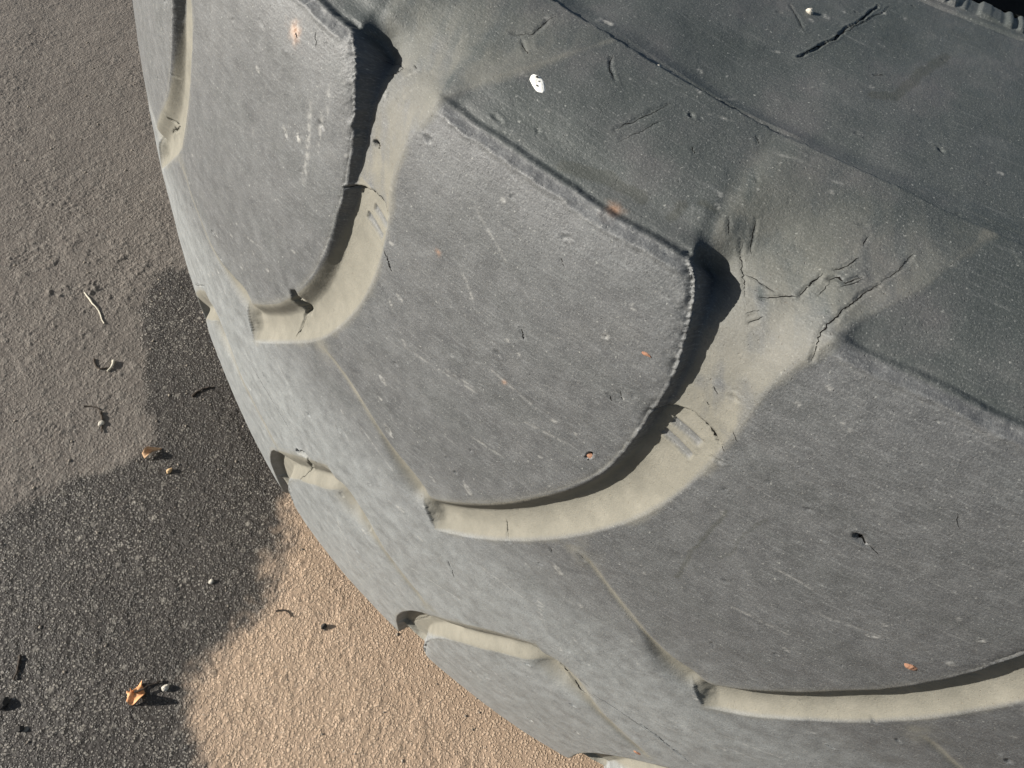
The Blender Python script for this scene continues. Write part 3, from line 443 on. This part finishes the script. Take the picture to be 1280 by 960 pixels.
    # dry soiled asphalt
    cd = ramp(N, Lk, med, [(.3, (.122, .101, .084)), (.7, (.162, .138, .116))]); cd = mix(N, Lk, math_(N, Lk, 'MULTIPLY', top, .25), cd, (.26, .24, .21))
    cd = mix(N, Lk, ramp(N, Lk, big, [(.35, g(.0)), (.7, g(.55))]), cd, (.13, .112, .095))
    def grains(sc, thr):
        v = N.new('ShaderNodeTexVoronoi'); v.inputs['Scale'].default_value = sc; v.inputs['Randomness'].default_value = 1; Lk(tc, v.inputs['Vector'])
        sx = N.new('ShaderNodeSeparateColor'); Lk(v.outputs['Color'], sx.inputs[0])
        body = ramp(N, Lk, v.outputs['Distance'], [(.22, g(1)), (.42, g(0))])
        return math_(N, Lk, 'MULTIPLY', body, ramp(N, Lk, sx.outputs[0], [(thr, g(0)), (min(thr + .35, 1), g(1))])), body
    g1, b1_ = grains(360, .30); g2, b2_ = grains(600, .45); g3, b3_ = grains(150, .72)
    gr = math_(N, Lk, 'MAXIMUM', g1, math_(N, Lk, 'MAXIMUM', g2, g3))
    body = math_(N, Lk, 'MAXIMUM', b1_, math_(N, Lk, 'MULTIPLY', b2_, .6))
    # dark stained asphalt: black binder, greyer stones
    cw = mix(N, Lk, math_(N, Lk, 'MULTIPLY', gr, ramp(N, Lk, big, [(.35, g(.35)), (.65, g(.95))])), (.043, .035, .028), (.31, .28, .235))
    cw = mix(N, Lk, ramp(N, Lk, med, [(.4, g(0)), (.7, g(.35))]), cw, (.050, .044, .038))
    # sandy film
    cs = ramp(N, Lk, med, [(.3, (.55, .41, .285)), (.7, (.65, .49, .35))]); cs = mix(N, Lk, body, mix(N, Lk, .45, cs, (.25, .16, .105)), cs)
    cd = mix(N, Lk, math_(N, Lk, 'MULTIPLY', gr, .45), cd, (.25, .225, .19))
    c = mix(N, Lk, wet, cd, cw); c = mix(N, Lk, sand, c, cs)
    sp = ramp(N, Lk, noise(N, Lk, tc, 330, 2, .5), [(.70, g(0)), (.76, g(1))]); c = mix(N, Lk, math_(N, Lk, 'MULTIPLY', sp, .5), c, (.42, .40, .35))
    Lk(c, B.inputs['Base Color'])
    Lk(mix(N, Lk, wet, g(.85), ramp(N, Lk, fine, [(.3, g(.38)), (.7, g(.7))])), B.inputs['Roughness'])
    b = N.new('ShaderNodeBump'); b.inputs['Distance'].default_value = .0011; b.inputs['Strength'].default_value = .8
    Lk(math_(N, Lk, 'ADD', math_(N, Lk, 'MULTIPLY', fine, .4), math_(N, Lk, 'MULTIPLY', body, math_(N, Lk, 'ADD', math_(N, Lk, 'ADD', wet, sand), .45), True)), b.inputs['Height']); Lk(b.outputs[0], B.inputs['Normal'])
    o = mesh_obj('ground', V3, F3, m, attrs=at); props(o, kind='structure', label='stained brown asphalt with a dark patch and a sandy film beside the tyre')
build_ground()

# ------------------------------------------------------------------ the tyre
tyre = bpy.data.objects.new('worn_tyre', None); col.objects.link(tyre); tyre.empty_display_size = .2
props(tyre, label='large worn tyre lying on its side, grey lugs with dusty beige grooves between them', category='tyre')
FA0, FA1, FS0, FS1 = -.47, .215, -.245, .4445
def grid_normals(P):
    da = np.gradient(P, axis=0); ds = np.gradient(P, axis=1); n = np.cross(da, ds); n /= np.linalg.norm(n, axis=-1)[..., None] + 1e-12; return n
def build_chunk(A, Sg, fine):
    a, s = np.meshgrid(A, Sg, indexing='ij')
    h, dust, label, soft, rough = fields(a, s)
    stain = np.zeros(a.shape); scuff = np.zeros(a.shape); rust = np.zeros(a.shape)
    if fine:
        h += .0007 * fbm(a, s, .05, 3, 101) + .00016 * fbm(a, s, .008, 4, 102)
        h += rough * (.0012 * fbm(a, s, .0040, 4, 103, .75)) - rough * .0002
        add_marks(h, dust, a, s, A, A[1] - A[0], Sg, Sg[1] - Sg[0], scuff)
        scuff = np.maximum(scuff, .14 * rough * np.clip(fbm(a, s, .003, 3, 104) + .35, 0, 1))
        for k, r_, w_ in (('pink1', .0016, .0), ('pink2', .0030, .6), ('rust', .0022, .5), ('orange5', .0010, .5), ('orange6', .0010, .5)):
            x0, y0 = D['SP'][k]; q = np.hypot(a - x0, s - y0) * (1 + .5 * fbm(a, s, .002, 3, 55)); f = np.exp(-(q / r_) ** 2)
            rust = np.maximum(rust, f * w_); 
            if k in ('pink1', 'pink2'): scuff = np.maximum(scuff, f * .9 * (fbm(a, s, .0012, 2, 6) > -.1))
    if fine:
        for p, w in D['ST']:  # sidewall stains, plus soft shading on a lug painted as dark smudges
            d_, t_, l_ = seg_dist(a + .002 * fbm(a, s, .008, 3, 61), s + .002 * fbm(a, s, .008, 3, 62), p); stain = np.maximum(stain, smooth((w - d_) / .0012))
    wall = np.where(dust > .03, smooth((np.abs(s) - .205) / .06), smooth((np.abs(s) - .2325) / .002))
    film = smooth((.085 - s) / .09) * .55 + .10 * np.clip(fbm(a, s, .04, 3, 71), 0, 1)  # pale film: dust, plus grazing glare painted over the band and far lugs
    film = film * (1 - wall) 
    # thin dusty bloom of the sidewall near the groove mouths is already in dust
    P = surf(a, s, h); nrm = grid_normals(P)
    if fine: FINE.update(A=A, S=Sg, P=P, N=nrm)
    n0, n1 = a.shape; idx = np.arange(n0 * n1).reshape(n0, n1)
    f = np.stack([idx[:-1, :-1], idx[1:, :-1], idx[1:, 1:], idx[:-1, 1:]], -1).reshape(-1, 4)
    lab = label[:-1, :-1].ravel()
    # orientation: outwards
    V = P.reshape(-1, 3); NN = nrm.reshape(-1, 3)
    c = V[f[len(f) // 2, 0]]; outw = np.array([c[0], c[1], 0]);
    i0 = idx[n0 // 2, np.argmin(np.abs(Sg))] if Sg[0] < 0 < Sg[-1] else idx[n0 // 2, n1 // 2]
    ref = V[i0] * [1, 1, 0] if abs(s.ravel()[i0]) < .2 else np.array([0, 0, np.sign(s.ravel()[i0])])
    if np.dot(NN[i0], ref) < 0: NN = -NN; f = f[:, ::-1]
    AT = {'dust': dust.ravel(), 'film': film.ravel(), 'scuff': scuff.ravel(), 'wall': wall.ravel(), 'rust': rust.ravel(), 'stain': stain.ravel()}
    ST = np.stack([a, s, a * 0], -1).reshape(-1, 3)
    for L_ in np.unique(lab):
        ff = f[lab == L_]
        if len(ff) < 12 and fine: ff = ff
        used = np.zeros(len(V), bool); used[ff.ravel()] = True; mp = np.cumsum(used) - 1
        yield int(L_), V[used], mp[ff], NN[used], {**{k: v[used] for k, v in AT.items()}, 'st': ST[used]}
acc = {}; FINE = {}
def collect(gen):
    for L_, V, F, Nn, at in gen: acc.setdefault(L_, []).append((V, F, Nn, at))
FST = .00070
Af = np.linspace(FA0, FA1, int((FA1 - FA0) / FST)); Sf = np.linspace(FS0, FS1, int((FS1 - FS0) / FST))
collect(build_chunk(Af, Sf, True))
full_a = 2 * math.pi * SC
Ac = np.linspace(FA1, FA0 + full_a, 620); Sc_ = np.linspace(PS[0], PS[-1], 230)
collect(build_chunk(Ac, Sc_, False))
collect(build_chunk(np.linspace(FA0, FA1, 110), np.linspace(PS[0], FS0, 60), False))
collect(build_chunk(np.linspace(FA0, FA1, 110), np.linspace(FS1, PS[-1], 16), False))
# merge pieces of the same label (lug numbers wrap round the tyre after 27)
def canon(L_):
    if L_ < 10: return L_
    b = L_ // 1000 * 1000; return b + (L_ - b) % 27
groups = {}
for L_, parts in acc.items(): groups.setdefault(canon(L_), []).extend(parts)
PART = {0: 'tread_band', 1: 'sidewall', 2: 'sidewall'}
for L_ in sorted(groups):
    Vs, Fs, Ns, ats, o_ = [], [], [], {}, 0
    for V, F, Nn, at in groups[L_]:
        Vs.append(V); Fs.append(F + o_); Ns.append(Nn); o_ += len(V)
        for k, v in at.items(): ats.setdefault(k, []).append(v)
    nm = PART.get(L_) or {1: 'lug', 2: 'groove', 3: 'lug', 4: 'groove'}[L_ // 1000]
    if sum(map(len, Fs)) < 8: continue
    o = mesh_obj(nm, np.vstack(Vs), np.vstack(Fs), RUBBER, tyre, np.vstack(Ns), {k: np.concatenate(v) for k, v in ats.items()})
# inner lining behind the beads
def ring_mesh(pts, n=160):
    V = []; F = []
    for i in range(n):
        t = 2 * math.pi * i / n
        for z, r in pts: V.append((r * math.cos(t), r * math.sin(t), z + GROUND_DROP))
    m = len(pts)
    for i in range(n):
        j = (i + 1) % n
        for k in range(m - 1): F.append((i * m + k, i * m + k + 1, j * m + k + 1, j * m + k))
    return V, F
ZB = PR[-1][0]
V, F = ring_mesh([(ZB, PR[-1][1]), (ZB - .012, .415), (ZB + .006, .445), (.15, .52), (.08, .60), (0, .62), (-.08, .60), (-.15, .52), (-ZB - .006, .445), (-ZB + .012, .415), (-ZB, PR[-1][1])])
LIN = make_plain('dark_lining_rubber', (.02, .022, .021), (.035, .038, .036), 60, .7)
mesh_obj('inner_lining', V, F, LIN, tyre)

# ------------------------------------------------------------------ small loose things
def ground_z(x, y):
    i = int(np.clip(np.searchsorted(GRID['X'], x), 2, len(GRID['X']) - 3)); j = int(np.clip(np.searchsorted(GRID['Y'], y), 2, len(GRID['Y']) - 3))
    return float(GRID['Z'][i - 2:i + 3, j - 2:j + 3].mean())
def fine_point(a, s, what='P'):
    i = np.clip((a - FA0) / (FINE['A'][1] - FINE['A'][0]), 0, len(FINE['A']) - 2.001); j = np.clip((s - FS0) / (FINE['S'][1] - FINE['S'][0]), 0, len(FINE['S']) - 2.001)
    i0, j0 = int(i), int(j); u, v = i - i0, j - j0; Q = FINE[what]
    return Q[i0, j0] * (1 - u) * (1 - v) + Q[i0 + 1, j0] * u * (1 - v) + Q[i0, j0 + 1] * (1 - u) * v + Q[i0 + 1, j0 + 1] * u * v

def crumb_mesh(r, seed, flat=.6, sub=2):
    import bmesh
    bm = bmesh.new(); bmesh.ops.create_icosphere(bm, subdivisions=sub, radius=1); rg = np.random.default_rng(seed)
    ax = rg.normal(size=(7, 3)); ax /= np.linalg.norm(ax, axis=1)[:, None]; cut = rg.uniform(.55, .95, 7)
    st = np.array([1, rg.uniform(.6, .95), flat])
    V = []
    for v in bm.verts:
        p = np.array(v.co)
        for n_, c_ in zip(ax, cut):
            d = p @ n_
            if d > c_: p = p - n_ * (d - c_)
        V.append(p * st * r * (1 + .06 * rg.normal()))
    F = [[v.index for v in f.verts] for f in bm.faces]; bm.verts.ensure_lookup_table(); bm.free()
    return np.array(V), np.array(F)
def tube_mesh(pts, r0, r1, n=7, seed=0):
    P = np.array(pts, float); rg = np.random.default_rng(seed); V = []; F = []
    for i, p in enumerate(P):
        t = P[min(i + 1, len(P) - 1)] - P[max(i - 1, 0)]; t /= np.linalg.norm(t); a_ = np.cross(t, [0, 0, 1]); a_ /= np.linalg.norm(a_) + 1e-9; b_ = np.cross(a_, t)
        r = (r0 + (r1 - r0) * i / (len(P) - 1)) * rg.uniform(.8, 1.2)
        for k in range(n): an = 2 * math.pi * k / n; V.append(p + r * (math.cos(an) * a_ + math.sin(an) * b_))
    for i in range(len(P) - 1):
        for k in range(n): F.append((i * n + k, i * n + (k + 1) % n, (i + 1) * n + (k + 1) % n, (i + 1) * n + k))
    V.append(P[0]); V.append(P[-1]); m = len(V)
    for k in range(n): F.append((m - 2, (k + 1) % n, k, k)); o = (len(P) - 1) * n; F.append((m - 1, o + k, o + (k + 1) % n, o + (k + 1) % n))
    return V, F
def poly_obj(name, V, F, mat, **k):
    me = bpy.data.meshes.new(name); F2 = [tuple(dict.fromkeys(int(i) for i in f)) for f in F]
    me.from_pydata([tuple(map(float, v)) for v in V], [], F2); me.materials.append(mat); me.update()
    for p in me.polygons: p.use_smooth = len(F2) > 90
    o = bpy.data.objects.new(name, me); col.objects.link(o); return props(o, **k)
def sheet_mesh(outline, centre, zf, thick, rings=5, n=64):
    """a thin curled sheet with an uneven outline: top and underside and rim"""
    O = np.array(outline + outline[:1], float); d = np.concatenate([[0], np.cumsum(np.hypot(*np.diff(O, axis=0).T))]); t = np.linspace(0, d[-1], n, endpoint=False)
    O = np.stack([np.interp(t, d, O[:, 0]), np.interp(t, d, O[:, 1])], 1); c = np.array(centre); V = [(c[0], c[1], zf(0, 0, 0))]; F = []
    for r in range(1, rings + 1):
        q = r / rings
        for i, p in enumerate(O): V.append((*(c + (p - c) * q), zf(*(p - c) * q, q)))
    for i in range(n):
        j = (i + 1) % n; F.append((0, 1 + i, 1 + j, 1 + j))
        for r in range(rings - 1): a_ = 1 + r * n; F.append((a_ + i, a_ + n + i, a_ + n + j, a_ + j))
    m = len(V); V += [(x, y, z - thick) for x, y, z in V]; F += [tuple(m + i for i in f[::-1]) for f in list(F)]
    e = 1 + (rings - 1) * n
    for i in range(n): j = (i + 1) % n; F.append((e + i, m + e + i, m + e + j, e + j))
    return V, F
G = D['G']
LEAFM = make_plain('dry_orange_leaf', (.62, .26, .10), (.78, .44, .22), 220, .75, .0003)
BARK = make_plain('dark_twig_bark', (.030, .022, .016), (.07, .05, .035), 500, .85)
STRAW = make_plain('pale_straw', (.50, .46, .36), (.66, .61, .50), 400, .7)
BROWN = make_plain('brown_leaf_litter', (.30, .15, .07), (.58, .40, .24), 350, .8)
PALE = make_plain('pale_stone', (.48, .44, .37), (.62, .58, .50), 500, .85)
TAN = make_plain('tan_crumb', (.55, .36, .18), (.68, .48, .28), 500, .85)
DARKC = make_plain('dark_crumb', (.018, .016, .014), (.05, .045, .04), 500, .9)
REDC = make_plain('brick_red_grit', (.25, .12, .075), (.38, .21, .13), 900, .9)
WHITE = make_plain('white_dropping', (.74, .73, .68), (.86, .85, .80), 600, .8)
# leaf
lc = np.mean(D['LEAF'], axis=0); lr = max(np.hypot(*(np.array(p) - lc)) for p in D['LEAF'])
def lz(dx, dy, q): return ground_z(*lc) + .0014 + .0042 * (math.hypot(dx, dy) / lr) ** 2 + .0026 * math.sin(dx / lr * 4 + 1.0) * q + .0018 * math.cos(dy / lr * 7) * q
leaf = bpy.data.objects.new('dry_leaf', None); col.objects.link(leaf); leaf.empty_display_size = .01
props(leaf, label='curled dry orange leaf lying on the dark stained asphalt', category='leaf')
V, F = sheet_mesh(D['LEAF'], lc, lz, .0004, 6, 84); poly_obj('blade', V, F, LEAFM).parent = leaf
st_ = [(x, y, ground_z(x, y) + .0035 - .0006 * i) for i, (x, y) in enumerate(D['LEAFSTEM'])]; V, F = tube_mesh([(lc[0], lc[1], ground_z(*lc) + .003)] + st_, .0009, .0006); poly_obj('stem', V, F, BARK).parent = leaf
# straw and twigs
def twig(name, p, q, r, mat, label, cat, bend=.1, z=.0, seed=1, n=9):
    p = np.array(p); q = np.array(q); rg = np.random.default_rng(seed); L_ = np.hypot(*(q - p)); nrm = np.array([-(q - p)[1], (q - p)[0]]) / L_
    pts = [(*(p + (q - p) * t + nrm * L_ * (bend * math.sin(math.pi * t) + .012 * rg.normal())), ground_z(*(p + (q - p) * t)) + r * .8 + .0002 * rg.normal()) for t in np.linspace(0, 1, n)]
    V, F = tube_mesh(pts, r, r * .6, 7, seed); return poly_obj(name, V, F, mat, label=label, category=cat)
twig('straw', G['stick'][0], G['stick'][1], .0009, STRAW, 'thin pale straw lying alone on the dry brown asphalt', 'straw', .06, .000, 3)
twig('twig', G['tw1'][0], G['tw1'][1], .0010, BARK, 'short dark twig near the left edge on the stained asphalt', 'twig', .05, .0015, 4)
twig('twig', G['tw2'][0], G['tw2'][1], .0011, BARK, 'thin dark twig lying in the dark stain close to the tyre', 'twig', .12, .0, 5)
twig('twig', G['tw4'][0], G['tw4'][1], .0010, BARK, 'dark upright twig touching the small pale crumb left of the stain', 'twig', .04, .0, 6)
twig('twig', G['tw3'][0], G['tw3'][1], .0008, BARK, 'tiny dark twig pointing away from the pale crumb left of the stain', 'twig', .1, .0, 7)
twig('twig', G['tw5'][0], G['tw5'][1], .0007, BARK, 'hair-thin dark twig on the sandy ground nearest the stain', 'twig', .2, .001, 8)
twig('twig', G['tw6'][0], G['tw6'][1], .0009, BARK, 'curved dark twig beside the short white straw bit', 'twig', -.35, .0015, 9)
twig('straw', (G['bit3'][0] - .006, G['bit3'][1] - .002), (G['bit3'][0] + .006, G['bit3'][1] + .003), .0014, STRAW, 'short white straw bit on the dry asphalt above the dark stain', 'straw', .1, .0, 10, 6)
# crumbs and small stones
def crumb(name, p, r, mat, label, cat, seed, flat=.6, z=0):
    V, F = crumb_mesh(r, seed, flat); V = V + [0, 0, 0]; o = poly_obj(name, V, F, mat, label=label, category=cat); o.location = (p[0], p[1], ground_z(*p) + r * flat * .55); return o
c1 = np.mean(D['BIT1'], axis=0)
V, F = sheet_mesh(D['BIT1'], c1, lambda dx, dy, q: ground_z(*c1) + .0015 + .0030 * q * math.sin(dx * 300 + 1) + .002 * q, .0006, 4, 36); poly_obj('dry_leaf', V, F, BROWN, label='small curled brown leaf scrap just inside the dark stain', category='leaf')
crumb('soil_crumb', G['bit2'], .0034, TAN, 'small orange-tan crumb just below the brown leaf scrap', 'crumb', 3)
crumb('soil_crumb', (G['bit4'][0] + .006, G['bit4'][1] + .003), .0032, PALE, 'small pale crumb beside the dark upright twig', 'crumb', 4)
crumb('pebble', G['pebble_leaf'], .0030, PALE, 'small pale pebble to the right of the orange leaf', 'pebble', 5, .8)
crumb('pebble', G['bit5'], .0028, DARKC, 'small black pebble alone on the sandy ground', 'pebble', 6, .8)
crumb('soil_crumb', G['blob2'], .0050, DARKC, 'black clod at the left edge below the short twig', 'crumb', 7, .5)
crumb('soil_crumb', G['blob3'], .0034, DARKC, 'smaller black clod right of the clod at the left edge', 'crumb', 8, .5)
crumb('pebble', G['hi1'], .0022, PALE, 'pale pebble in the middle of the dark stain', 'pebble', 9, .7)
rg = np.random.default_rng(5); vis = D['VIS']; xs_ = [p[0] for p in vis]; ys_ = [p[1] for p in vis]
VV = []; FF = []; off = 0; bases = [crumb_mesh(1, 50 + i, .7, 1) for i in range(6)]
while off < 260 * 42:
    x, y = rg.uniform(min(xs_), max(xs_)), rg.uniform(min(ys_), max(ys_))
    if not in_poly(np.array([x]), np.array([y]), vis)[0]: continue
    V, F = bases[rg.integers(6)]; r = .0007 + .0013 * rg.random() ** 3; an = rg.uniform(0, 6.28); c_, s_ = math.cos(an), math.sin(an)
    Vr = V * r; Vr = np.stack([Vr[:, 0] * c_ - Vr[:, 1] * s_ + x, Vr[:, 0] * s_ + Vr[:, 1] * c_ + y, Vr[:, 2] * .6 + ground_z(x, y) + r * .15], 1); VV.append(Vr); FF.append(F + off); off += len(V)
GRIT = make_plain('mixed_grit', (.10, .085, .07), (.36, .31, .25), 120, .85)
o = poly_obj('grit', np.vstack(VV), np.vstack(FF), GRIT, kind='stuff', label='loose fine grit scattered over the asphalt', category='grit')
# things stuck to the tyre
def on_tyre(a, s, h=0.0): return surf(np.array([a]), np.array([s]), np.array([h]))[0]
def frame(a, s):
    p = on_tyre(a, s); p0 = fine_point(a, s); ea = on_tyre(a + .001, s) - p; es = on_tyre(a, s + .001) - p; n = on_tyre(a, s, .001) - p
    return p0, ea / np.linalg.norm(ea), es / np.linalg.norm(es), n / np.linalg.norm(n)
out_ = D['PAINT']; pc = np.mean(out_, axis=0)
V, F = sheet_mesh(out_, pc, lambda dx, dy, q: -.0001 + .0004 * (1 - q ** 4), .0010, 5, 40)
V = [fine_point(v[0], v[1]) + v[2] * frame(v[0], v[1])[3] for v in V]
poly_obj('white_spot', V, F, WHITE, label='dried white spot on the sidewall').parent = tyre
for i_, (du, dv, r) in enumerate(((-.0022, .0024, .00065), (.0014, -.0016, .0005), (.0004, .0010, .0004))):
    p, ea, es, n = frame(pc[0] + du * .7, pc[1] + dv * .7); V, F = crumb_mesh(r, 40 + i_, .6, 1); V = p + V[:, :1] * ea + V[:, 1:2] * es + (V[:, 2:3] + .0004) * n; poly_obj('dark_speck', V, F, DARKC).parent = tyre
for k, r, mat, nm in (('orange1', .0034, REDC, 'grit_fleck'), ('orange2', .0030, REDC, 'grit_fleck'), ('orange3', .0026, REDC, 'grit_fleck'), ('orange4', .0018, REDC, 'grit_fleck')):
    p, ea, es, n = frame(*D['SP'][k]); V, F = crumb_mesh(r, hash(k[-1]) % 7 + 20 if False else int(k[-1]) + 20, .35)
    V = p + V[:, :1] * ea + V[:, 1:2] * es * .6 + V[:, 2:3] * n * .8; poly_obj(nm, V, F, mat).parent = tyre
for k, r, lb in (('stone1', .0013, 'tiny grey pebble resting in the ridge of the sidewall ring'), ('stone2', .0016, 'tiny grey pebble resting high on the sidewall near the bead')):
    p, ea, es, n = frame(*D['SP'][k]); V, F = crumb_mesh(r, 31, .9); V = p + V[:, :1] * ea + V[:, 1:2] * es + (V[:, 2:3] + r * .3) * n; poly_obj('pebble', V, F, PALE, label=lb, category='pebble')

# cracks in the rubber: dark ribbons just above the surface paint the shade inside
CRK = make_plain('crack_shade_paint', (.006, .006, .005), (.014, .013, .012), 400, 1.0)
CRK.node_tree.nodes['Principled BSDF'].inputs['Specular IOR Level'].default_value = .1
rg = np.random.default_rng(77)
def add_crack_ribbon(p, w, name='crack'):
    P_ = np.array(p, float); d = np.concatenate([[0], np.cumsum(np.hypot(*np.diff(P_, axis=0).T))]); Ln = d[-1]; n = max(5, int(Ln / .0008)); t = np.linspace(0, Ln, n)
    Q = np.stack([np.interp(t, d, P_[:, 0]), np.interp(t, d, P_[:, 1])], 1); tg = np.gradient(Q, axis=0); tg /= np.hypot(*tg.T)[:, None] + 1e-12; nn = np.stack([-tg[:, 1], tg[:, 0]], 1)
    Q = Q + nn * (rg.normal(size=(n, 1)) * .00018 + .0006 * vnoise(t[:, None] / .004, t[:, None] * 0 + rg.integers(99), 5))
    taper = np.clip(np.minimum(t, Ln - t) / (Ln * .3) + .12, 0, 1); a1 = w * .30 * taper * rg.uniform(.35, 1.1, n); a2 = w * .30 * taper * rg.uniform(.35, 1.1, n)
    cn = fine_point(*Q[n // 2], 'N'); cp = fine_point(*Q[n // 2]); sg = 1 if np.dot(cn, cp - np.array([0, 0, GROUND_DROP])) > 0 else -1
    V = []; F = []
    for k in range(n):
        for off, hh in ((-a1[k], .00010), (0, -.0002), (a2[k], .00010)):
            q = Q[k] + nn[k] * off; V.append(fine_point(*q) + sg * fine_point(*q, 'N') * max(hh, .00006))
    for k in range(n - 1):
        b = k * 3; F += [(b, b + 1, b + 4, b + 3), (b + 1, b + 2, b + 5, b + 4)]
    poly_obj(name, V, F, CRK).parent = tyre
for p, w, d in D['CR']:
    if d > 0 and w <= .0017: add_crack_ribbon(p, w)
for k_, b_ in ((0, D['BAR'][0]), (1, D['BAR'][1])):
    add_crack_ribbon([(x + k_ * P1, y - .0004) for x, y in b_], .0022)  # same dark ribbon paints the shaded seam of the wear bar
